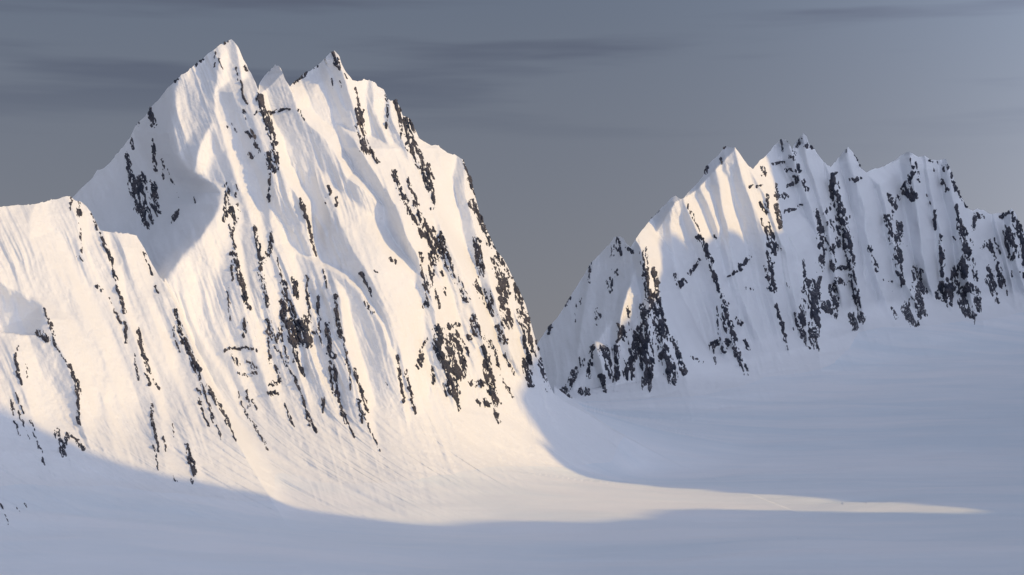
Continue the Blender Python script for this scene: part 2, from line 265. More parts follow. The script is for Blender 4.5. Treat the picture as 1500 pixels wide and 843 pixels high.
# rock showing through the snow: one entry per outcrop, "half-width density x,y x,y ..." (density 0..1)
ROCKS = """massif|3 .6 281,99 296,86;2 .8 329,63 333,62;3 .8 254,120 258,116;1.6 .6 315,79 313,100;1.6 .5 321,86 326,102;2 .7 358,97 361,104;1.5 .7 347,100 348,116;1.8 .8 353,121 356,138 361,152;3 .5 357,162 361,172;7 .15 330,184 356,190
massif|7 .8 381,142 386,165 392,180;6 .7 392,178 400,205 405,235;5 .9 364,194 370,201;4 .9 374,211 379,222;3.5 .9 366,225 369,231;4 .8 392,225 395,236;1.5 .6 384,160 372,168
massif|3.5 .9 219,157 226,185;2.5 .8 191,200 195,218;4 .8 187,226 192,260;8 .75 194,262 205,310;9 .7 206,262 216,325;7 .5 224,268 230,318;3 .7 224,205 228,250;2 .4 238,232 240,262;3.5 .8 262,308 252,326;1.5 .5 285,287 286,306;3 .5 200,185 204,178;2 .3 245,250 262,290
massif|7 .6 481,79 492,92;4 .6 494,86 498,100;4 .7 428,121 443,110 464,95;3.5 .8 432,114 446,111;2.2 .5 485,116 488,131;2 .4 497,120 500,128;1.5 .5 506,110 509,115
massif|2.5 .8 521,131 527,159;8 .75 526,165 530,190 535,218;4 .7 535,216 546,226 554,238;2.2 .75 566,136 567,160 565,188;3.5 .8 580,150 587,178;2 .7 587,178 587,202;9 .7 593,168 599,195 606,218;9 .75 604,216 616,236 630,262;7 .6 622,250 630,278;3 .7 633,275 634,305;3 .8 395,165 410,163;1.6 .8 412,163 425,160;2 .5 435,158 446,175
massif|4 .6 576,251 590,291;4.5 .65 590,288 604,322;4 .6 597,264 606,290 614,315;10 .7 611,320 622,338 632,348;11 .75 630,343 640,360 647,374;6 .7 647,343 652,372 661,396;6 .7 660,392 668,408 682,438;7 .65 633,375 632,400 630,418;3 .6 616,372 621,417;4 .5 645,398 650,410
massif|2.6 .8 679,237 688,264 697,288;9 .75 694,296 706,322 713,338;10 .8 711,330 722,356 731,380;9 .75 727,372 734,400 738,430;8 .6 699,352 704,385 709,418;11 .6 701,418 712,436 727,456;9 .75 732,425 744,475;5 .8 729,480 739,503;3 .5 736,381 749,408
massif|6 .75 753,418 762,442 770,467;7 .8 768,462 778,490 786,515;7 .85 784,510 796,540 806,566;6 .6 760,455 768,490 776,530;8 .8 772,528 778,562;4 .6 694,462 706,491 727,515;3 .6 725,513 734,553;3 .6 734,552 751,583;3 .6 739,520 755,550
massif|6 .6 623,420 625,448;3 .5 638,425 644,452;4 .5 652,422 655,432;9 .75 641,484 646,522;12 .72 663,495 664,550;6 .75 681,500 694,489 691,470;10 .7 649,515 656,545 664,575;8 .6 678,512 677,552;3.5 .8 668,582 671,600;4 .8 657,478 674,477;7 .8 710,510 715,545 720,575;4 .85 720,572 729,617;5 .8 691,562 706,562;6 .85 704,588 713,592;3 .7 725,581 733,592;5 .8 613,538 618,521;3 .5 625,497 615,514;4 .6 634,540 635,562;2 .5 649,562 653,582
massif|2.5 .8 481,275 484,285;2 .5 475,285 477,297;3 .8 492,292 494,302;2.6 .85 440,291 449,320 456,345;2 .8 455,344 462,375;2 .6 474,396 480,420;3 .7 570,380 577,383;1.6 .8 548,398 556,400;3 .7 535,445 546,459;3 .6 530,400 545,432
massif|4 .8 331,272 334,296;4 .7 333,295 328,322;3.5 .7 334,296 345,326;3.5 .8 345,324 340,342;2.2 .6 334,330 345,364;5 .9 342,373 352,404;5 .9 351,402 359,438;2 .7 339,390 341,412;3 .6 346,272 348,280;3.5 .75 373,328 377,360;3.5 .8 377,358 383,385;4 .8 396,344 396,366 384,384;3.5 .8 382,384 382,402;4 .8 383,404 389,438;2 .4 345,285 350,312
massif|6 .8 393,241 404,248;1.8 .7 395,254 394,296;3 .8 429,408 434,432;6 .8 416,416 418,442;1.5 .6 406,378 414,416;2 .8 449,404 450,438;6 .85 416,440 418,455;5 .8 416,455 409,492;5 .7 426,444 430,462;9 .9 427,474 432,500;9 .9 446,470 450,500;7 .8 437,480 440,500;4 .8 430,506 433,528;2.6 .7 452,430 454,468;5 .8 433,415 434,432;2.6 .7 436,530 446,552
massif|3.5 .8 362,446 366,453;1.6 .5 334,422 338,472;3.5 .6 360,464 357,493;4 .8 385,418 392,446;5 .7 394,470 403,502;2 .7 393,480 395,534;2 .7 402,508 420,536 436,563;2.2 .7 435,561 446,590 454,622;1.8 .6 411,491 423,532;2.5 .7 331,513 350,510 378,513;5 .6 341,524 348,532;3.5 .6 349,548 362,550 376,547;4 .4 362,528 374,540;3.5 .9 396,566 403,563;3 .8 393,577 406,575;3.2 .8 404,538 411,560
massif|3.2 .85 492,434 494,466 499,494;2 .75 503,496 509,530;2.2 .75 509,528 514,570;2.8 .7 518,540 532,586;2 .6 532,584 539,605;2 .85 525,584 531,620;4 .85 479,476 484,522;5 .85 482,518 490,524;2 .85 484,532 487,574;3 .85 491,538 494,576;2.6 .85 494,575 506,620;1.8 .8 466,436 467,482 470,506;2.5 .9 459,487 465,487;2.5 .7 417,594 430,624;3 .75 445,589 453,612;2.4 .75 453,610 463,632;2 .7 473,585 474,606;2 .7 500,600 520,640;1.7 .7 530,600 542,630;1.2 .6 542,630 556,660
massif|1.7 .6 349,575 357,598 367,618;1.5 .6 361,572 364,597;3 .7 369,586 373,598;2.2 .6 366,612 380,636;2 .6 378,630 391,658;2.6 .85 581,523 586,550;2.5 .7 585,548 591,588;2.6 .85 594,545 602,578;2.4 .8 601,576 609,605;2 .7 530,574 539,604;2 .3 565,560 570,565
spur|2.6 .7 116,294 116,306;3.6 1 115,307 117,315;2 .7 104,291 103,307;2.5 .7 135,314 142,335;2.6 .7 147,341 154,360;3.4 .8 154,358 163,384;3.2 .75 163,382 172,420;2.6 .8 171,418 182,458;1.8 .6 160,438 168,455;2.2 .7 168,455 177,474;2.6 .95 184,474 185,503;4 .9 143,420 149,424;1.6 .6 211,372 225,408;2.2 .6 229,421 233,430;1.7 .4 116,328 121,372;5 .2 112,372 120,382
spur|3 .7 257,456 263,478;4 .7 262,476 270,505;5 .75 270,500 280,522;5 .75 279,520 291,544;2.8 .75 288,540 301,580;2.2 .7 301,578 314,620;2 .6 314,618 325,645;2.4 .6 254,480 262,516;3.2 .85 291,572 294,592;3 .7 304,566 318,590;2.4 .7 318,588 334,620;2 .6 295,598 306,624;2 .6 334,618 345,645
spur|2.4 .7 64,450 76,478;5 .9 56,487 70,497;2.8 .7 74,474 81,507;1.7 .5 81,505 97,530;3.6 .75 100,535 112,558;3.8 .85 112,556 116,580;2.4 .7 116,578 114,596;3 .85 115,596 115,622;2.4 .75 26,508 21,526;2.2 .7 21,525 31,563;1.4 .5 38,532 41,552;1.8 .6 24,575 33,604;2.2 .6 17,586 20,612;1.8 .6 20,610 28,637;1.4 .5 26,602 43,645;1.8 .5 45,616 57,658
spur|4.5 .85 83,630 90,652;4.5 .85 90,650 94,668;3.5 .8 100,636 94,658;2.8 .6 104,638 114,645;2.6 .6 112,646 124,660;3.4 .8 202,485 209,515;4 .8 208,513 218,545;3 .7 214,540 219,563;2 .6 197,520 203,558;2.2 .6 222,553 233,570;3 .8 223,593 223,613;2.4 .75 223,612 233,660;2 .6 227,655 232,688;1.8 .5 252,620 256,640;2 .6 240,642 243,660;4 .85 274,652 278,672;4.5 .9 278,670 285,692;3 .7 284,690 282,708;1.6 .5 255,698 260,708;2 .5 58,652 66,682;1.7 .6 0,738 12,766;1.3 .5 22,734 29,756;1.2 .5 36,738 40,750
crag|5 .5 899,350 896,380;4 .6 905,350 908,372;3 .6 867,378 862,413;2.5 .7 838,424 829,447;3 .6 811,466 803,490;9 .12 902,398 885,440;9 .12 882,445 868,486;5 .1 848,440 842,470;6 .5 943,366 947,402;6 .55 947,400 951,438;4 .75 957,392 963,425 969,458;6 .85 967,456 975,486;3 .5 918,362 925,370
crag|9 .7 946,450 940,490;12 .72 938,490 920,550;12 .75 948,480 946,565;8 .7 956,430 960,475;12 .72 962,475 972,520;10 .72 974,515 985,558;5 .8 986,498 1002,546;9 .75 884,512 902,552;6 .8 902,510 905,532;6 .75 908,480 912,498;4 .5 920,448 925,482;3.5 .7 868,506 862,552;4.5 .8 880,550 887,570;7 .75 852,528 838,556;6 .8 838,554 826,574;4 .9 831,582 834,584;4.5 .95 850,572 855,577;4 .9 858,572 860,577;4.5 .6 1012,525 1028,531;3 .6 905,500 925,480
fluted|3.5 .8 1060,215 1065,214;3 .8 1035,245 1032,254;2 .6 1055,232 1058,240;2.5 .6 941,332 952,320;2.2 .5 953,318 964,310;2 .6 1008,302 1018,325;2 .5 1018,325 1028,344;4.5 .85 1024,348 1034,366;3 .9 1033,364 1043,390;2.2 .6 1046,345 1049,349;2.2 .7 1109,273 1116,271;4.5 .6 1124,286 1122,302;3.5 .7 1114,300 1123,312;2 .6 1098,275 1102,270;3 .85 1137,302 1143,333;2.5 .5 1115,322 1118,330
fluted|8 .8 1126,336 1130,355;7 .9 1131,358 1136,368;6 .7 1124,372 1128,390;7 .9 1126,388 1129,420;3.5 .6 1132,418 1136,428;2.4 .7 1137,444 1142,465;2.8 .85 1142,463 1149,495;1.8 .6 1149,495 1156,513;2.6 .5 1066,405 1079,397;4.5 .6 1080,396 1098,376;4 .3 1093,424 1104,424;2.4 .8 1025,382 1009,402;5 .95 995,417 1002,413;2 .6 988,402 989,410
fluted|3.2 .85 1040,385 1048,412;3.4 .85 1048,410 1059,434;6 .75 1061,444 1066,482;4 .7 1054,462 1060,470;4.6 .75 1071,475 1079,518;4.6 .85 1078,516 1094,548;5.5 .95 1044,507 1053,498;5 .95 1061,514 1065,500;2 .7 1045,515 1049,534;1.8 .6 1050,450 1052,488;3.6 .7 1078,466 1086,474;3 .6 1091,498 1096,512;2.6 .8 1176,380 1181,420;9 .8 1184,418 1180,450;9 .75 1178,448 1168,482;9 .85 1190,430 1194,475;8 .85 1193,470 1193,508;8 .7 1173,490 1188,506;3 .3 1152,412 1154,422
horns|2.8 .6 1143,206 1147,222;5 .7 1117,246 1118,256;2.2 .8 1132,240 1148,238;2.8 .8 1151,249 1166,249;3.2 .7 1157,230 1164,234;3.2 .7 1164,222 1170,250;3.2 .85 1154,273 1166,268;5.5 .8 1169,261 1176,268;3.2 .8 1176,267 1181,278;2.4 .4 1136,270 1137,284;4.6 .95 1139,288 1152,287;2.4 .8 1151,310 1166,305;1.8 .7 1170,302 1176,300;4.5 .9 1182,214 1188,217;3.4 .6 1165,214 1170,210;2.5 .7 1172,205 1168,215
horns|4 .85 1221,254 1218,272;8 .8 1220,268 1227,300;8 .85 1226,298 1234,325;9 .85 1234,322 1244,352;7 .6 1214,326 1226,335;3.5 .6 1216,306 1208,313;4 .85 1197,311 1205,345;6 .75 1202,335 1203,365;6 .6 1203,362 1203,395;4 .5 1210,345 1213,360;4.6 .75 1200,408 1194,428;9 .85 1238,345 1246,378;8 .85 1246,375 1249,402;6 .5 1226,335 1230,360;5 .55 1219,362 1221,392;3.4 .8 1222,396 1242,390;6.5 .75 1225,412 1241,415;6 .8 1248,405 1254,438;6 .85 1254,436 1262,468;6 .8 1220,420 1223,445;7 .9 1209,446 1222,460;4.6 .85 1246,462 1252,479;2.5 .4 1185,440 1186,450
needle|2 .6 1240,218 1238,224;1.8 .8 1253,228 1259,241;3.2 .9 1247,264 1260,262;3.6 .7 1273,362 1275,374;3 .7 1278,376 1284,398;2.4 .5 1294,410 1298,414;8 .7 1301,321 1307,352;8 .75 1314,332 1320,358;8 .7 1315,352 1317,378;5.5 .6 1313,378 1321,415;2 .5 1298,414 1306,412;9 .7 1344,398 1348,430;10 .8 1345,425 1348,458;6 .5 1336,440 1322,454;7 .85 1328,460 1340,475;3 .7 1307,452 1314,466;3 .3 1304,425 1306,430
castle|2.2 .7 1334,234 1336,247;2.2 .7 1342,240 1344,247;1.8 .7 1345,253 1346,265;6 .8 1335,258 1328,272;8 .8 1326,282 1338,288;7 .45 1316,292 1308,305;2.4 .6 1301,285 1309,310;2.4 .7 1363,234 1366,238;2.4 .6 1365,244 1367,248;5 .5 1375,240 1382,246;2.4 .7 1388,236 1388,246;3 .85 1394,255 1400,280;3 .8 1400,278 1416,302;3.2 .7 1379,266 1383,268;2.4 .6 1385,272 1388,280;2.2 .85 1370,307 1370,336;2.4 .6 1377,345 1376,358;1.5 .3 1358,285 1364,303
castle|2.6 .7 1400,302 1403,322;5 .85 1406,322 1411,345;5 .9 1411,343 1416,368;2.2 .5 1396,348 1400,352;4.4 .9 1378,366 1381,386;3 .9 1380,384 1380,404;7 .85 1379,418 1376,432;6 .8 1383,425 1384,440;7 .8 1388,412 1392,442;7 .8 1413,372 1412,402;7 .7 1402,392 1397,412;9 .65 1400,420 1410,430;9 .65 1418,420 1430,432;10 .85 1410,442 1424,460;6 .7 1431,430 1433,452;3.4 .7 1423,354 1421,366;3.4 .6 1425,380 1430,412
tail|3.4 .75 1427,318 1427,340;3.4 .7 1436,316 1440,320;3 .6 1430,312 1434,320;4.4 .75 1446,353 1458,378;3 .7 1438,364 1442,360;4.4 .75 1447,392 1454,408;6.5 .8 1450,408 1461,438;5.5 .7 1460,388 1467,416;3 .7 1466,320 1478,310;5 .75 1484,312 1489,333;6 .8 1489,330 1499,355;7 .65 1473,338 1482,378;8 .6 1484,345 1490,372;6 .75 1496,336 1502,390;2 .5 1481,398 1483,406;3.4 .5 1495,400 1498,408;2 .5 1474,428 1476,434;1.4 .6 1455,350 1466,370;6 .6 1505,350 1515,400"""

def seg_dist(x, y, pts):
    """distance to a polyline, sign > 0 on the right of travel, and the position along it 0..1"""
    best = np.full(x.shape, 1e9, np.float32); sd = np.zeros(x.shape, np.float32); tt = np.zeros(x.shape, np.float32)
    ln = np.hypot(*(pts[1:] - pts[:-1]).T); cum = np.concatenate([[0], np.cumsum(ln)]); tot = cum[-1]
    for i in range(len(pts) - 1):
        x0, y0 = pts[i]; dx, dy = pts[i + 1] - pts[i]; L = ln[i] + 1e-9
        t = np.clip(((x - x0) * dx + (y - y0) * dy) / (L * L), 0, 1)
        ex = x - x0 - t * dx; ey = y - y0 - t * dy; d = ex * ex + ey * ey
        m = d < best - 1e-6
        cr = -(dx * ey - dy * ex)        # image y points down; walking down, viewer's right is +
        best = np.where(m, d, best); sd = np.where(m, np.sign(cr) * np.sqrt(d), sd); tt = np.where(m, (cum[i] + t * L) / tot, tt)
    return np.sqrt(best), sd, tt

def smax(a, b, k):
    h = np.maximum(k - np.abs(a - b), 0) / k
    return np.maximum(a, b) + h * h * (k * np.float32(0.25))
def smin(a, b, k): return -smax(-a, -b, k)

def p_big(line, nm):      # the ribs of the right half of the massif stand out more
    return nm == 'massif' and pl(line)[:, 0].mean() > 560

def face_depth(name, x, y):
    x = x.astype(np.float32); y = y.astype(np.float32)
    D = FACE[name](x, y).astype(np.float32); S = D / F              # metres per photograph pixel
    big = 1.0 if name in ('spur', 'massif') else 1.5
    # wobble so that no line is ruler straight
    wx = x + 2.2 * fbm(x / 26, y / 34, 3, 3) ; wy = y + 2.2 * fbm(x / 26, y / 34, 3, 9)
    for nm, a, rnd, lim, line, rest in FACETS:
        if nm != name: continue
        crest = pl(line)
        if lim == 0:            # recession measured along the contour, so the facet stays plane
            yk = np.arange(0, 700.0); xk = np.interp(yk, crest[:, 1], crest[:, 0])
            kk = np.exp(-(np.arange(-90, 91) / 32.0) ** 2); kk /= kk.sum(); xsm = np.convolve(np.pad(np.maximum.accumulate(xk[::-1])[::-1], 90, 'edge'), kk, 'valid')
            xc = np.interp(wy, yk, xk); tb = ss(xc - wx, 2, 60); xc = xc * (1 - tb) + np.interp(wy, yk, xsm) * tb
            R = rnd * S; dd = (xc - wx) * S
            D += a * (0.5 * (dd + np.sqrt(dd * dd + R * R))); continue
        poly = np.vstack([crest, pl(rest)])
        m = (x > poly[:, 0].min() - 60) & (x < poly[:, 0].max() + 60) & (y > poly[:, 1].min() - 60) & (y < poly[:, 1].max() + 60)
        if not m.any(): continue
        d, _, _ = seg_dist(wx[m], wy[m], crest)
        inn = inside(wx[m], wy[m], poly)
        R = rnd * S[m]; dd = np.where(inn, d * S[m], -d * S[m])
        rec = 0.5 * (dd + np.sqrt(dd * dd + R * R)) - R * R / (4 * np.abs(dd) + 2 * R) * (dd < 0)
        rec = np.where(dd < 0, np.maximum(0, 0.5 * (dd + np.sqrt(dd * dd + R * R))) * np.clip(1 + dd / (3 * R), 0, 1), rec)
        q = a * rec
        if lim == -1:
            cs = crest[np.argsort(crest[:, 1])]
            dd = (np.interp(wy[m], cs[:, 1], cs[:, 0]) - wx[m]) * S[m]
            D[m] += np.where(inn, a * np.maximum(0, dd), 0); continue
        D[m] += lim * (1 - np.exp(-q / lim)) if lim < 500 else q
    skk = name if name in SKY else 'far'
    r = np.zeros(x.shape, np.float32)
    for nm, h, al, ar, line in RIBS:
        if nm != name: continue
        f = 1.3 if p_big(line, nm) else 1.0; f = f if big == 1 else (1.15 if nm == 'fluted' else 1.6); h, al, ar = h * 1.9 * f, al * 1.8 * f, ar * 1.35
        p = pl(line); reach = 120
        m = (x > p[:, 0].min() - reach) & (x < p[:, 0].max() + reach) & (y > p[:, 1].min() - reach) & (y < p[:, 1].max() + reach)
        if not m.any(): continue
        d, sd, _ = seg_dist(wx[m], wy[m], p)
        t = np.clip((wy[m] - p[0, 1]) / (p[-1, 1] - p[0, 1]), 0, 1)
        s = S[m]; dm = d * s
        q = np.clip(sd / (np.abs(d) + .3), -1, 1)
        a = (al + ar) / 2 + (ar - al) / 2 * q
        top0 = np.interp(p[0, 0], SKY[skk][:, 0], SKY[skk][:, 1]); st = .5 if p[0, 1] < top0 + 25 else 0.0
        prof = h * np.clip(t / .15 + st, 0, 1) * (1 - np.clip((t - .55) / .45, 0, 1) ** 1.5)
        c = 2.5 * big
        v = prof - 17.0 * big * (1 - np.clip(prof / 12.0, 0, 1)) - a * (np.sqrt(dm * dm + c * c) - c)
        r[m] = smax(r[m], v, 14.0 * big)
    D -= r
    if name in EDGE:
        a, line = EDGE[name]
        ep = pl(line); ep = np.vstack([ep, ep[-1] + (ep[-1] - ep[-2]) * 12])
        d, sd, t = seg_dist(wx, wy, ep)
        y0, y1 = pl(line)[1, 1], pl(line)[-1, 1]
        if name == 'spur': y1 = 700
        a = np.maximum(a * (1 - .9 * ss(y, y0 + .35 * (y1 - y0), y1)), .45) if name == 'spur' else np.maximum(a * (1 - .75 * ss(y, y0 + .6 * (y1 - y0), y1)), 1.4)
        if name == 'spur': a = a * (1 - ss(y, 600, 720))
        D += a * np.maximum(sd, 0) * S
    if name == 'spur':
        D += 14 * np.maximum(0, np.interp(x, [-600, -60, 0, 50, 100, 150, 200, 241, 262, 275, 292, 318, 372, 500], [380, 300, 296, 290, 280, 325, 335, 410, 455, 490, 535, 595, 690, 900]) - y)
    # fall-line flutes and general unevenness of the snow cover
    sl = SLANT[name]; u = x - sl * y; v = y
    uw = u + 5 * vn(x / 45, y / 60, 5)
    fl = ridged(uw / (7.5 if big == 1 else 5.5), v / 130, 3, 21)
    zone = np.clip(.55 + .9 * vn(x / 70, y / 90, 77), .1, 1.2)
    D -= big * (4.2 * fl * zone + 12 * fbm(uw / 30, v / 105, 3, 33) + (26 if big == 1 else 8) * fbm((x - sl * .8 * y) / 62, y / 210, 2, 37) + 7.0 * ridged(uw / 15, v / 95, 2, 35) * np.clip(zone, .3, 1) + 2.6 * fbm(x / 9, y / 12, 4, 31, .6))
    return D

def glacier_depth(cols, ys):
    """distance at which each line of sight meets the glacier"""
    Yd = np.geomspace(1150, 16000, 2200)
    X = ((cols[None] - CX) / F * Yd[:, None]).astype(np.float32); Y = np.broadcast_to(Yd[:, None], X.shape).astype(np.float32)
    G = ground(X, Y)
    G = G + 17.0 * fbm(X / 560, Y / 420, 3, 51) + 2.6 * fbm(X / 210 + Y / 900, Y / 70, 3, 55) + 0.22 * fbm(X / 60 + Y / 300, Y / 26, 3, 59)
    el = G / Y
    run = np.maximum.accumulate(el, axis=0)
    out = np.empty((len(ys), len(cols)), np.float32)
    e = (YH - ys) / F
    for j in range(len(cols)):
        rj = run[:, j]
        out[:, j] = np.interp(e, rj + np.arange(len(rj)) * 1e-9, Yd, left=1150, right=60000)
    return out

def outer_cols(a, b, n, inner):
    return inner
C_LEFT = np.concatenate([np.linspace(-560, -40, 40)[:-1], np.arange(-40, 241, 1.25)])
C_LEFT = np.append(C_LEFT[C_LEFT < 240.2], 241.0)
C_MID = np.append(np.arange(241, 811.5, 1.25), 812.0)
C_RIGHT = np.concatenate([np.arange(812, 1540, 1.25), np.linspace(1540, 2100, 44)])
ROWS = np.arange(52, 870, 1.15)

def sky_line(key, cols):
    y = np.interp(cols, SKY[key][:, 0], SKY[key][:, 1])
    j = 1.2 * fbm(cols / 7, cols * 0, 4, 71, .6) + 1.9 * np.maximum(0, vn(cols / 2.6, cols * 0, 73)) * (vn(cols / 30, cols * 0, 75) > 0)
    j = j * np.clip(np.minimum(np.abs(cols - 241), np.abs(cols - 812)) / 6, 0, 1)
    return y - j

def sheet(cols, skykey, mounts, with_ground, ymax):
    top = sky_line(skykey, cols)
    PYg = np.maximum(ROWS[:, None], top[None])
    PXg = np.broadcast_to(cols[None], PYg.shape).astype(np.float32)
    comps = []
    for m in mounts:
        comps.append(face_depth(m, PXg, PYg.astype(np.float32)))
    def join(names, k):      # k: number or array
        D = None
        for m, c in zip(mounts, comps):
            if m not in names: continue
            if D is None: D = c.copy(); own = np.full(c.shape, MOUNTS.index(m), np.int8)
            else:
                own[c < D] = MOUNTS.index(m); D = smin(D, c, k)
        return D, own
    if not with_ground:
        D, own = join(mounts, 24.0 if 'far' == skykey else 40.0)
        return dict(px=PXg, py=PYg.astype(np.float32), D=D.astype(np.float32), own=own, top=top, ymax=ymax)
    gd = glacier_depth(cols, ROWS)
    g = np.empty(PYg.shape, np.float32)
    for j in range(len(cols)): g[:, j] = np.interp(PYg[:, j], ROWS, gd[:, j])
    yy = PYg.astype(np.float32)
    def limited(Lc):        # the glacier carried on steeply upwards where it would pass out of sight
        return np.minimum.accumulate((g + Lc)[::-1], axis=0)[::-1] - Lc
    yq = np.arange(0, 900.0); Lq = np.cumsum(13 + 60 * ss(yq, 655, 745))
    gn = limited(np.interp(yy, yq, Lq).astype(np.float32))
    gf = limited((200 - 150 * ss(cols, 870, 1000)).astype(np.float32)[None] * yy)
    near, own = join(['massif', 'spur'], (40 + 700 * ss(yy, 470, 700)).astype(np.float32))
    own[gn < near - 60] = -1
    # snow cones at the foot, combed down the slope
    w = np.clip(1 - np.abs(near - gn) / 700, 0, 1)
    u = PXg - .9 * PYg - (PYg - 600) ** 2 * .004
    near = smin(near, gn, 620.0) - w * (20 * fbm(u / 34, PYg / 160, 3, 41) + 6.0 * ridged(u / 11, PYg / 120, 2, 43))
    if skykey == 'far':
        up = np.maximum(np.interp(PXg, [812, 830, 860, 900, 1000, 1200], [576, 589, 605, 631, 684, 764]) - yy, 0)
        near = near + 160 * up + 10.0 * up * up
        far, fo = join(mounts[:-1], 24.0)
        fo[gf < far - 60] = -1
        w = np.clip(1 - np.abs(far - gf) / 1800, 0, 1)
        u = PXg - .5 * PYg
        far = smin(far, gf, 1900.0) - w * (13 * fbm(u / 26, PYg / 160, 3, 45) + 6 * ridged(u / 13, PYg / 120, 2, 47))
        own = np.where(near < far, own, fo)
        D = smin(near, far, 60.0)
    else: D = smin(near, gf, 60.0)
    return dict(px=PXg, py=PYg.astype(np.float32), D=D.astype(np.float32), own=own, top=top, ymax=ymax)

def build_sheets():
    near = ['massif', 'spur']; far = ['crag', 'fluted', 'horns', 'needle', 'castle', 'tail']
    sh = {}
    sh['left_front'] = sheet(C_LEFT, 'spur', near, True, 870)
    sh['left_back'] = sheet(C_LEFT, 'massif', ['massif'], False, 470)
    sh['mid'] = sheet(C_MID, 'massif', near, True, 870)
    cb = C_MID[C_MID >= 690]
    sh['mid_back'] = sheet(cb, 'far', far[:2], False, 640)
    # right of the massif the near face only counts below its skyline, as the root of its apron
    sh['right'] = sheet(C_RIGHT, 'far', far + ['massif'], True, 870)
    return sh

# ------------------------------------------------------------------ rock: where it shows, how far it stands out
def parse_rocks():
    out = []
    for ln in ROCKS.strip().splitlines():
        nm, rest = ln.split('|')
        for it in rest.split(';'):
            w = it.split(); out.append((nm, float(w[0]), float(w[1]), pl(' '.join(w[2:]))))
    return out

def rock_value(x, y, own_ok, rocks):
    """height of rock over snow (in pixels' worth of metres; > 0 shows) and which outcrop it is"""
    val = np.full(x.shape, -1.0, np.float32); idx = np.full(x.shape, -1, np.int16)
    for i, (nm, hw, dens, p) in enumerate(rocks):
        if nm not in own_ok: continue
        w = hw * 1.04 + .42; rch = w * 1.5 + 4
        m = (x > p[:, 0].min() - rch) & (x < p[:, 0].max() + rch) & (y > p[:, 1].min() - rch) & (y < p[:, 1].max() + rch)
        if not m.any(): continue
        xs, ys = x[m], y[m]
        sl = SLANT[nm] * .9; k = (1.0 if nm in ('spur', 'massif') else 1.05) * min(1.7, max(.9, hw / 4.5))
        jx = xs + 1.6 * vn(xs / 5, ys / 6, 91) + .5 * vn(xs / 1.8, ys / 3, 90); jy = ys + 2.2 * vn(xs / 4, ys / 6, 92)
        d, _, t = seg_dist(jx, jy, p)
        q = xs - sl * ys + 1.6 * vn(xs / 7, ys / 8, 94)
        n = .7 * ridged(q / (4.2 * k), ys / (19 * k), 2, 95) + .7 * fbm(q / (2.0 * k), ys / (7 * k), 3, 98) + .3 * vn(q / 1.2 + ys / 6, ys / 3.5, 97)
        if hw < 3: n = n * .6 + .1
        elif hw < 4.6: n = n * .85 + .03
        v = (dens - .5) * 1.0 + 1.0 * n - 1.6 * np.maximum(0, d / w - .4) ** 1.25 - .1
        cur = val[m]; better = v > cur
        cur[better] = v[better]; val[m] = cur
        ci = idx[m]; ci[better] = i; idx[m] = ci
    return val, idx

# ------------------------------------------------------------------ far mountains on the right, outside the picture, whose shadow falls on the scene
SH = (math.sin(SA), -math.cos(SA)); UH = (math.cos(SA), math.sin(SA)); TE = math.tan(SE)
# the edge of that shadow where it lies on the snow, as (px, py) in the photograph; the skyline that casts it follows from it
EDGE_NEAR = "-300,500 -100,545 0,592 40,606 80,628 130,664 180,676 230,684 270,704 300,721 320,722 345,715 380,722 450,745 520,757 600,767 660,766 720,760 800,763 900,760 960,756 1000,744 1100,746 1200,748 1300,751 1400,752 1450,750"
EDGE_FAR = "1450,746 1380,741 1300,735 1200,728 1100,722 1000,717 930,711 880,702 850,690 820,668 790,645 765,622 748,603 752,585 765,560 780,525 795,520"
EDGE_CRAG = "862,520 880,505 905,478 925,462 940,447 950,430"
EDGE_FLUTED = "985,342 1005,358 1020,364 1040,350 1060,340 1085,342 1110,345 1135,342 1145,334"
TOP_FAR = "1150,190 1180,182 1240,203 1330,208 1390,220 1450,295 1500,325"
def block_profile(sh):
    def uv(st, up=0.0, shk=None):
        out = []
        for x, y in pl(st):
            k = shk or ('left_front' if x < 241 else 'mid' if x < 812 else 'right')
            s = sh[k]; c = int(np.clip(np.searchsorted(s['px'][0], x), 0, s['px'].shape[1] - 1)); r = int(np.clip(np.searchsorted(ROWS, y), 0, len(ROWS) - 1))
            d = float(s['D'][r, c]); X = (x - CX) / F * d; Z = (YH - y) / F * d
            out.append((X * UH[0] + d * UH[1], Z - (X * SH[0] + d * SH[1]) * TE + up))
        return out
    a = uv(EDGE_NEAR); b = uv(EDGE_FAR)
    c = uv(EDGE_CRAG); d = uv(EDGE_FLUTED); t = uv(TOP_FAR, 120)
    pts = [(-800, a[0][1] + 100)] + a + b
    g = uv("872,594 900,592 950,590 1000,585", 360); cmin = min(u for u, _ in c)
    pts = sorted(pts) + []
    umax = pts[-1][0]
    rest = [(u, v) for u, v in sorted(g + c + d + t) if u > umax + 60]
    pts = pts + [(umax + 150, max(V0 for _, V0 in b) + 480)] + [q for q in rest if q[0] > umax + 300 and (q in c or q in d or q in t or q[0] < cmin - 15)] + [(13500, t[-1][1])]
    U = np.array([p[0] for p in pts]); V = np.array([p[1] for p in pts])
    return U, V
#==BPY==
import bpy

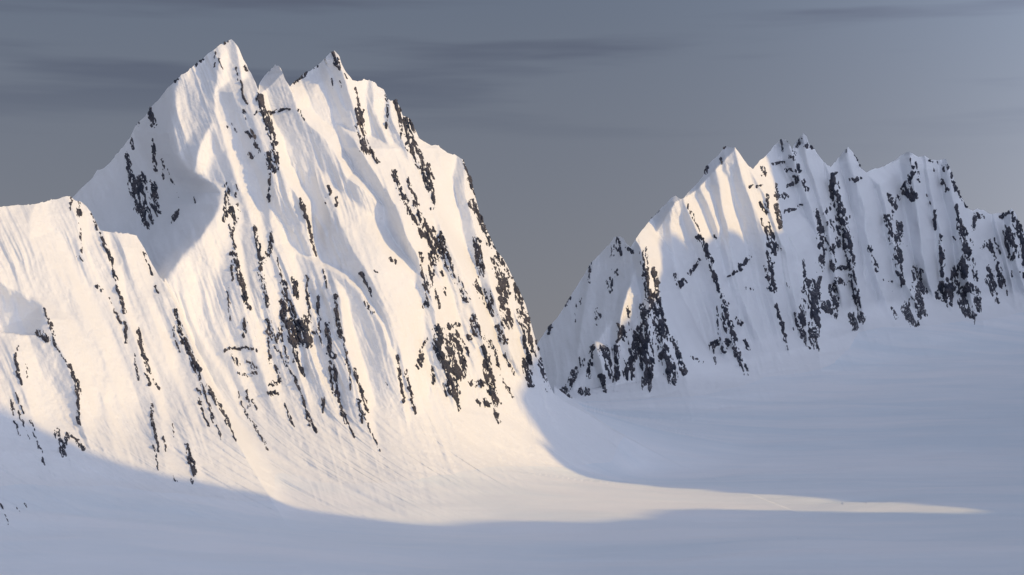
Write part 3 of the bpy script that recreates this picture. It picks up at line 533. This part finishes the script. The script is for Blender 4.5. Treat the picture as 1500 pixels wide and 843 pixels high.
def mesh_object(name, V, Fq, mat, nrm=None, parent=None, smooth=True, tris=None):
    """one mesh object from numpy vertices and quads (fourth index -1 = triangle)"""
    me = bpy.data.meshes.new(name)
    tri = Fq[:, 3] < 0
    loops = np.concatenate([Fq[~tri].ravel(), Fq[tri][:, :3].ravel()]).astype(np.int32)
    nq, nt = int((~tri).sum()), int(tri.sum())
    tot = np.concatenate([np.full(nq, 4), np.full(nt, 3)]).astype(np.int32)
    start = np.concatenate([[0], np.cumsum(tot)[:-1]]).astype(np.int32)
    me.vertices.add(len(V)); me.vertices.foreach_set('co', V.astype(np.float32).ravel())
    me.loops.add(len(loops)); me.loops.foreach_set('vertex_index', loops)
    me.polygons.add(nq + nt); me.polygons.foreach_set('loop_start', start)
    me.update(calc_edges=True); me.validate()
    me.polygons.foreach_set('use_smooth', np.full(len(me.polygons), smooth))
    if nrm is not None:
        me.normals_split_custom_set_from_vertices(nrm.astype(np.float32))
    me.materials.append(mat)
    o = bpy.data.objects.new(name, me); bpy.context.scene.collection.objects.link(o)
    if parent: o.parent = parent
    return o

def snow_material(name, bump, tint=(0.80, 0.82, 0.855), crust=False):
    m = bpy.data.materials.new(name); m.use_nodes = True; nt = m.node_tree
    b = nt.nodes['Principled BSDF']; N = nt.nodes.new; L = nt.links.new
    b.inputs['Roughness'].default_value = .6; b.inputs['Specular IOR Level'].default_value = .15
    tc = N('ShaderNodeTexCoord'); nz = N('ShaderNodeTexNoise'); nz.inputs['Scale'].default_value = .004
    nz.inputs['Detail'].default_value = 5; L(tc.outputs['Object'], nz.inputs['Vector'])
    cr = N('ShaderNodeValToRGB'); cr.color_ramp.elements[0].position = .35; cr.color_ramp.elements[1].position = .7
    cr.color_ramp.elements[0].color = (*[c * .955 for c in tint], 1); cr.color_ramp.elements[1].color = (*tint, 1)
    L(nz.outputs[0], cr.inputs[0]); L(cr.outputs[0], b.inputs['Base Color'])
    if crust:       # wind crust and softer snow in long streaks
        mp = N('ShaderNodeMapping'); mp.inputs['Scale'].default_value = (.4, 1.2, 1); mp.inputs['Rotation'].default_value = (0, 0, math.radians(-12))
        L(tc.outputs['Object'], mp.inputs[0]); L(mp.outputs[0], nz.inputs['Vector']); nz.inputs['Scale'].default_value = .0026; nz.inputs['Roughness'].default_value = .62
        cr.color_ramp.elements[0].color = (.69, .755, .82, 1); cr.color_ramp.elements[0].position = .36; cr.color_ramp.elements[1].position = .62
    n2 = N('ShaderNodeTexNoise'); n2.inputs['Scale'].default_value = .05; n2.inputs['Detail'].default_value = 6; n2.inputs['Roughness'].default_value = .6
    L(tc.outputs['Object'], n2.inputs['Vector'])
    bp = N('ShaderNodeBump'); bp.inputs['Strength'].default_value = 1.0; bp.inputs['Distance'].default_value = bump
    L(n2.outputs[0], bp.inputs['Height']); L(bp.outputs[0], b.inputs['Normal'])
    return m

def rock_material(name):
    m = bpy.data.materials.new(name); m.use_nodes = True; nt = m.node_tree
    b = nt.nodes['Principled BSDF']; N = nt.nodes.new; L = nt.links.new
    b.inputs['Roughness'].default_value = .85; b.inputs['Specular IOR Level'].default_value = .2
    tc = N('ShaderNodeTexCoord'); nz = N('ShaderNodeTexNoise'); nz.inputs['Scale'].default_value = .022
    nz.inputs['Detail'].default_value = 8; nz.inputs['Roughness'].default_value = .7; L(tc.outputs['Object'], nz.inputs['Vector'])
    cr = N('ShaderNodeValToRGB'); e = cr.color_ramp.elements
    e[0].position = .3; e[0].color = (.018, .03, .055, 1); e[1].position = .64; e[1].color = (.088, .084, .10, 1)
    x = cr.color_ramp.elements.new(.8); x.color = (.24, .17, .14, 1)
    L(nz.outputs[0], cr.inputs[0])
    # snow lodged on the less steep ledges
    geo = N('ShaderNodeNewGeometry'); sx = N('ShaderNodeSeparateXYZ'); L(geo.outputs['True Normal'], sx.inputs[0])
    n3 = N('ShaderNodeTexNoise'); n3.inputs['Scale'].default_value = .11; n3.inputs['Detail'].default_value = 5; n3.inputs['Roughness'].default_value = .65; L(tc.outputs['Object'], n3.inputs['Vector'])
    ad = N('ShaderNodeMath'); ad.operation = 'MULTIPLY_ADD'; ad.inputs[1].default_value = 1.5; L(n3.outputs[0], ad.inputs[0]); L(sx.outputs['Z'], ad.inputs[2])
    dr = N('ShaderNodeMapRange'); dr.inputs['From Min'].default_value = 1.76; dr.inputs['From Max'].default_value = 1.86; L(ad.outputs[0], dr.inputs['Value'])
    mx = N('ShaderNodeMixRGB'); mx.inputs[2].default_value = (.78, .80, .84, 1); L(dr.outputs[0], mx.inputs[0]); L(cr.outputs[0], mx.inputs[1])
    L(mx.outputs[0], b.inputs['Base Color'])
    bp = N('ShaderNodeBump'); bp.inputs['Strength'].default_value = 1.0; bp.inputs['Distance'].default_value = 7.0
    L(nz.outputs[0], bp.inputs['Height']); L(bp.outputs[0], b.inputs['Normal'])
    return m

setup_view()
M_SNOW = snow_material('snow', 2.6); M_GLAC = snow_material('glacier_snow', .9, (.80, .82, .86), True); M_ROCK = rock_material('rock')

NAMES = {
 'spur': ('snow_spur', 'low sunlit snow spur in front on the left with a dark hollow in its flank', 'spur'),
 'massif': ('mountain', 'tallest snowy mountain with twin sunlit summits and streaks of dark rock', 'mountain'),
 'crag': ('mountain', 'smallest pointed peak with a broad dark rock wall beside the glacier gap', 'mountain'),
 'fluted': ('mountain', 'fluted snow peak of the far range with pink sunlight on its summit', 'mountain'),
 'horns': ('mountain', 'shaded snow peak with two close horn tips just behind the fluted peak', 'mountain'),
 'needle': ('mountain', 'slim shaded snow peak with one needle tip between two rock walls', 'mountain'),
 'castle': ('mountain', 'broad flat topped shaded peak with a rocky notch in its crest', 'mountain'),
 'tail': ('mountain', 'low rocky peak at the far end of the range above the rising glacier', 'mountain')}

def build():
    sh = build_sheets(); rocks = parse_rocks()
    nr = len(ROWS)
    for k, s in sh.items():
        px, py, D = s['px'], s['py'], s['D']
        P3 = np.stack([(px - CX) / F * D, D, (YH - py) / F * D], -1).astype(np.float64)
        s['P'] = P3
        du = np.gradient(P3, axis=1); dv = np.gradient(P3, axis=0)
        n = np.cross(dv, du); ln = np.linalg.norm(n, axis=-1, keepdims=True)
        n = n / (ln + 1e-12); n *= np.where((n * P3).sum(-1, keepdims=True) > 0, -1, 1)
        # rows squeezed onto the skyline take the normal of the first free row
        free = ROWS[:, None] >= s['top'][None] + .05
        first = np.clip(free.argmax(0) + 1, 0, nr - 1)
        s['first'] = free.argmax(0)
        for j in range(px.shape[1]): n[:first[j], j] = n[first[j], j]
        s['N'] = n
    # seams: shared normals
    for a, ja, b, jb in (('left_front', -1, 'mid', 0), ('left_back', -1, 'mid', 0), ('mid', -1, 'right', 0), ('mid_back', -1, 'right', 0)):
        A, B = sh[a], sh[b]
        m = (np.abs(A['P'][:, ja] - B['P'][:, jb]).sum(-1) < 3.0)
        avg = A['N'][:, ja] + B['N'][:, jb]; avg /= np.linalg.norm(avg, axis=-1, keepdims=True)
        A['N'][m, ja] = avg[m]; B['N'][m, jb] = avg[m]
    parts = {i: [] for i in range(-1, len(MOUNTS))}
    rock_parts = {}
    for k, s in sh.items():
        px, py, P3, n, own = s['px'], s['py'], s['P'], s['N'], s['own']
        R, C = px.shape
        id_ = np.arange(R * C).reshape(R, C)
        fr = s['first']
        # squeezed rows all use the id of the last squeezed row
        rowi = np.arange(R)[:, None]; base = np.maximum(fr[None] - 1, 0)
        idc = np.where(rowi < base, id_[base, np.arange(C)[None]], id_)
        # squeezed points sit exactly on the skyline
        q = np.stack([idc[:-1, :-1], idc[1:, :-1], idc[1:, 1:], idc[:-1, 1:]], -1)
        o4 = own[1:, 1:]
        ok = (py[:-1, :-1] < s['ymax'])
        if k == 'left_back': ok &= py[1:, :-1] < np.interp(px[0, :-1], SKY['spur'][:, 0], SKY['spur'][:, 1])[None] + 60
        qa = q[ok]; oa = o4[ok]
        l_same = qa[:, 0] == qa[:, 1]; r_same = qa[:, 2] == qa[:, 3]
        good = ~(l_same & r_same)
        F4 = np.where(l_same[:, None], np.stack([qa[:, 1], qa[:, 2], qa[:, 3], -np.ones(len(qa), int)], -1),
             np.where(r_same[:, None], np.stack([qa[:, 0], qa[:, 1], qa[:, 2], -np.ones(len(qa), int)], -1), qa))
        F4 = F4[good]; oa = oa[good]
        V = P3.reshape(-1, 3); NN = n.reshape(-1, 3)
        # the far side of each skyline
        top = np.array([s['P'][b, j] for j, b in enumerate(base[0])])
        offs = np.array([25, 70, 150, 270, 430, 650, 950, 1400.0])
        big = 1.0 if k in ('left_front',) else 1.3
        bx = [];
        for qn, of in enumerate(offs):
            t = top.copy(); t[:, 1] += of * big
            t[:, 2] -= of * big * .95 + (18 + of * .12) * (fbm(top[:, 0] / 60, top[:, 0] * 0 + qn * 1.7, 3, 61) + .6)
            bx.append(t)
        bid0 = R * C
        V = np.vstack([V] + bx)
        allb = [base[0] * C + np.arange(C)] + [bid0 + i * C + np.arange(C) for i in range(len(offs))]
        bn = np.tile(np.array([0, .6, .8]), (len(offs) * C, 1)); NN = np.vstack([NN, bn])
        bo = own[fr, np.arange(C)]
        for i in range(len(offs)):
            f = np.stack([allb[i][:-1], allb[i][1:], allb[i + 1][1:], allb[i + 1][:-1]], -1)
            F4 = np.vstack([F4, f]); oa = np.concatenate([oa, bo[1:]])
        for o in np.unique(oa):
            sel = F4[oa == o]; u, inv = np.unique(sel[sel >= 0], return_inverse=True)
            f2 = sel.copy(); f2[sel >= 0] = inv
            parts[int(o)].append((V[u], NN[u], f2))
        # rock
        allow = {'left_front': ['spur'], 'left_back': ['massif'], 'mid': ['spur', 'massif'], 'mid_back': ['crag', 'fluted'], 'right': MOUNTS[2:]}[k]
        def up2(A):      # twice the grid, halfway points between
            B = np.empty((A.shape[0] * 2 - 1,) + A.shape[1:], np.float32)
            B[::2] = A; B[1::2] = (A[1:] + A[:-1]) / 2
            Cc = np.empty((B.shape[0], B.shape[1] * 2 - 1) + B.shape[2:], np.float32)
            Cc[:, ::2] = B; Cc[:, 1::2] = (B[:, 1:] + B[:, :-1]) / 2
            return Cc
        orow = P3[0, 0].copy()
        pxu, pyu, Pu, Nu, Su = up2(px), up2(py), up2(P3), up2(n), up2(s['D'] / F)
        val, idx = rock_value(pxu, pyu, allow, rocks)
        if k == 'left_back': val[pyu > np.interp(pxu, SKY['spur'][:, 0], SKY['spur'][:, 1]) + 25] = -1
        if k == 'right':        # nothing on the snow apron that runs past in front
            ou = np.repeat(np.repeat(own, 2, 0)[:-1], 2, 1)[:, :-1]
            val[(ou == 1) | ((ou == -1) & (pxu < 885))] = -1
        rough = fbm(pxu / 1.9, pyu / 2.8, 2, 99)
        r = (np.clip(val, -.3, .5) * 2.4 + np.where(val > 0, rough * 1.1 * np.clip(val * 5, 0, 1) + 2.6 * fbm(pxu / 3.6 - pyu / 12, pyu / 8, 2, 103) * np.clip(val * 3 - .3, 0, 1), 0)) * Su
        PR = Pu + Nu * r[..., None]; PR[..., 1] -= np.maximum(r, 0) * .5
        vm = np.maximum(np.maximum(val[:-1, :-1], val[1:, :-1]), np.maximum(val[1:, 1:], val[:-1, 1:]))
        flat = (pyu[1:, :-1] - pyu[:-1, :-1] < .05) | (pyu[1:, 1:] - pyu[:-1, 1:] < .05)
        okr = (vm > 0) & ~flat & (pyu[:-1, :-1] < s['ymax'])
        idu = np.arange(pxu.size).reshape(pxu.shape)
        qi = np.stack([idu[:-1, :-1], idu[1:, :-1], idu[1:, 1:], idu[:-1, 1:]], -1)[okr]; ii = idx[:-1, :-1][okr]
        for alt in (idx[1:, 1:], idx[1:, :-1], idx[:-1, 1:]):
            ii = np.where(ii < 0, alt[okr], ii)
        PRf = PR.reshape(-1, 3)
        for i in np.unique(ii):
            sel = qi[ii == i]; u, inv = np.unique(sel, return_inverse=True)
            rock_parts.setdefault(int(i), []).append((PRf[u], inv.reshape(sel.shape)))
    objs = {}
    for i, m in enumerate(MOUNTS):
        V, NN, Fq, off = [], [], [], 0
        for v, nn, f in parts[i]:
            V.append(v); NN.append(nn); Fq.append(np.where(f >= 0, f + off, -1)); off += len(v)
        V = np.vstack(V); orig = V[np.argmin(V[:, 2] * 0 + V[:, 1])].copy(); orig = np.array([V[:, 0].mean(), V[:, 1].min(), V[:, 2].min()])
        nm, label, cat = NAMES[m]
        o = mesh_object(nm, V - orig, np.vstack(Fq), M_SNOW, np.vstack(NN)); o.location = orig
        o['kind'] = 'thing'; o['label'] = label; o['category'] = cat
        if nm == 'mountain': o['group'] = 'snowy mountains around the glacier'
        objs[m] = (o, orig)
    V, NN, Fq, off = [], [], [], 0
    for v, nn, f in parts[-1]:
        V.append(v); NN.append(nn); Fq.append(np.where(f >= 0, f + off, -1)); off += len(v)
    g = mesh_object('glacier', np.vstack(V), np.vstack(Fq), M_GLAC, np.vstack(NN)); g['kind'] = 'structure'
    g['label'] = 'broad smooth snow covered glacier filling the valley below the mountains'; g['category'] = 'glacier'
    nrk = 0
    for i, lst in sorted(rock_parts.items()):
        par, orig = objs[rocks[i][0]]
        V, Fq, off = [], [], 0
        for v, f in lst: V.append(v); Fq.append(f + off); off += len(v)
        V = np.vstack(V)
        ro = mesh_object('rock_outcrop', V - orig, np.vstack(Fq), M_ROCK, None, par, smooth=False); nrk += 1
    # snowfield round about, well below the detailed surface where the two overlap
    gx, gy = np.meshgrid(np.linspace(-14000, 16000, 150), np.linspace(-6000, 22000, 140))
    gz = ground(np.clip(gx, -4000, 6000), np.clip(gy, 1200, 13000)) - 30 - 400 * ss(gy, 12500, 22000)
    Vg = np.stack([gx, gy, gz], -1).reshape(-1, 3); ids = np.arange(gx.size).reshape(gx.shape)
    fg = np.stack([ids[:-1, :-1], ids[:-1, 1:], ids[1:, 1:], ids[1:, :-1]], -1).reshape(-1, 4)
    sf = mesh_object('snowfield', Vg, fg, M_GLAC); sf['kind'] = 'structure'
    sf['label'] = 'outlying snowfield around the glacier'; sf['category'] = 'snowfield'
    # the range on the far right, out of the picture
    BU, BV = block_profile(sh)
    us = np.arange(1500, 12800, 12.0); of = np.concatenate([-np.geomspace(2600, 20, 24), [0], np.geomspace(20, 2600, 24)])
    U, O = np.meshgrid(us, of, indexing='ij')
    s0 = np.interp(us, [0, 3600, 6000, 13000], [1800, 1600, 700, 250])[:, None]
    crest = np.interp(us, BU, BV)
    crest = np.convolve(np.pad(crest, 2, 'edge'), [.1, .2, .4, .2, .1], 'valid')[:, None] + s0 * TE
    crest = crest + 9 * fbm(us / 50, us * 0, 4, 81)[:, None] + 14 * vn(us / 170, us * 0, 87)[:, None]
    Sx = s0 + O
    X = Sx * SH[0] + U * UH[0]; Y = Sx * SH[1] + U * UH[1]
    drop = np.where(O < 0, 1.9, .9) * np.abs(O); rug = np.minimum(np.abs(O) / 200, 1) * (70 * ridged(U / 260, O / 1500, 3, 83) + 30 * fbm(U / 90, O / 90, 3, 85))
    Z = np.maximum(crest - drop + rug * (np.abs(O) > 1), ground(np.clip(X, -4000, 6000), np.clip(Y, 1200, 13000)) - 60)
    ids = np.arange(U.size).reshape(U.shape)
    fb = np.stack([ids[:-1, :-1], ids[:-1, 1:], ids[1:, 1:], ids[1:, :-1]], -1).reshape(-1, 4)
    br = mesh_object('mountain_range', np.stack([X, Y, Z], -1).reshape(-1, 3), fb, M_SNOW); br['kind'] = 'structure'
    br['label'] = 'snowy range along the other side of the glacier that shades the valley floor'; br['category'] = 'mountain range'
    print('rocks', nrk, 'tris', sum(len(m.polygons) for m in bpy.data.meshes) * 2)
build()
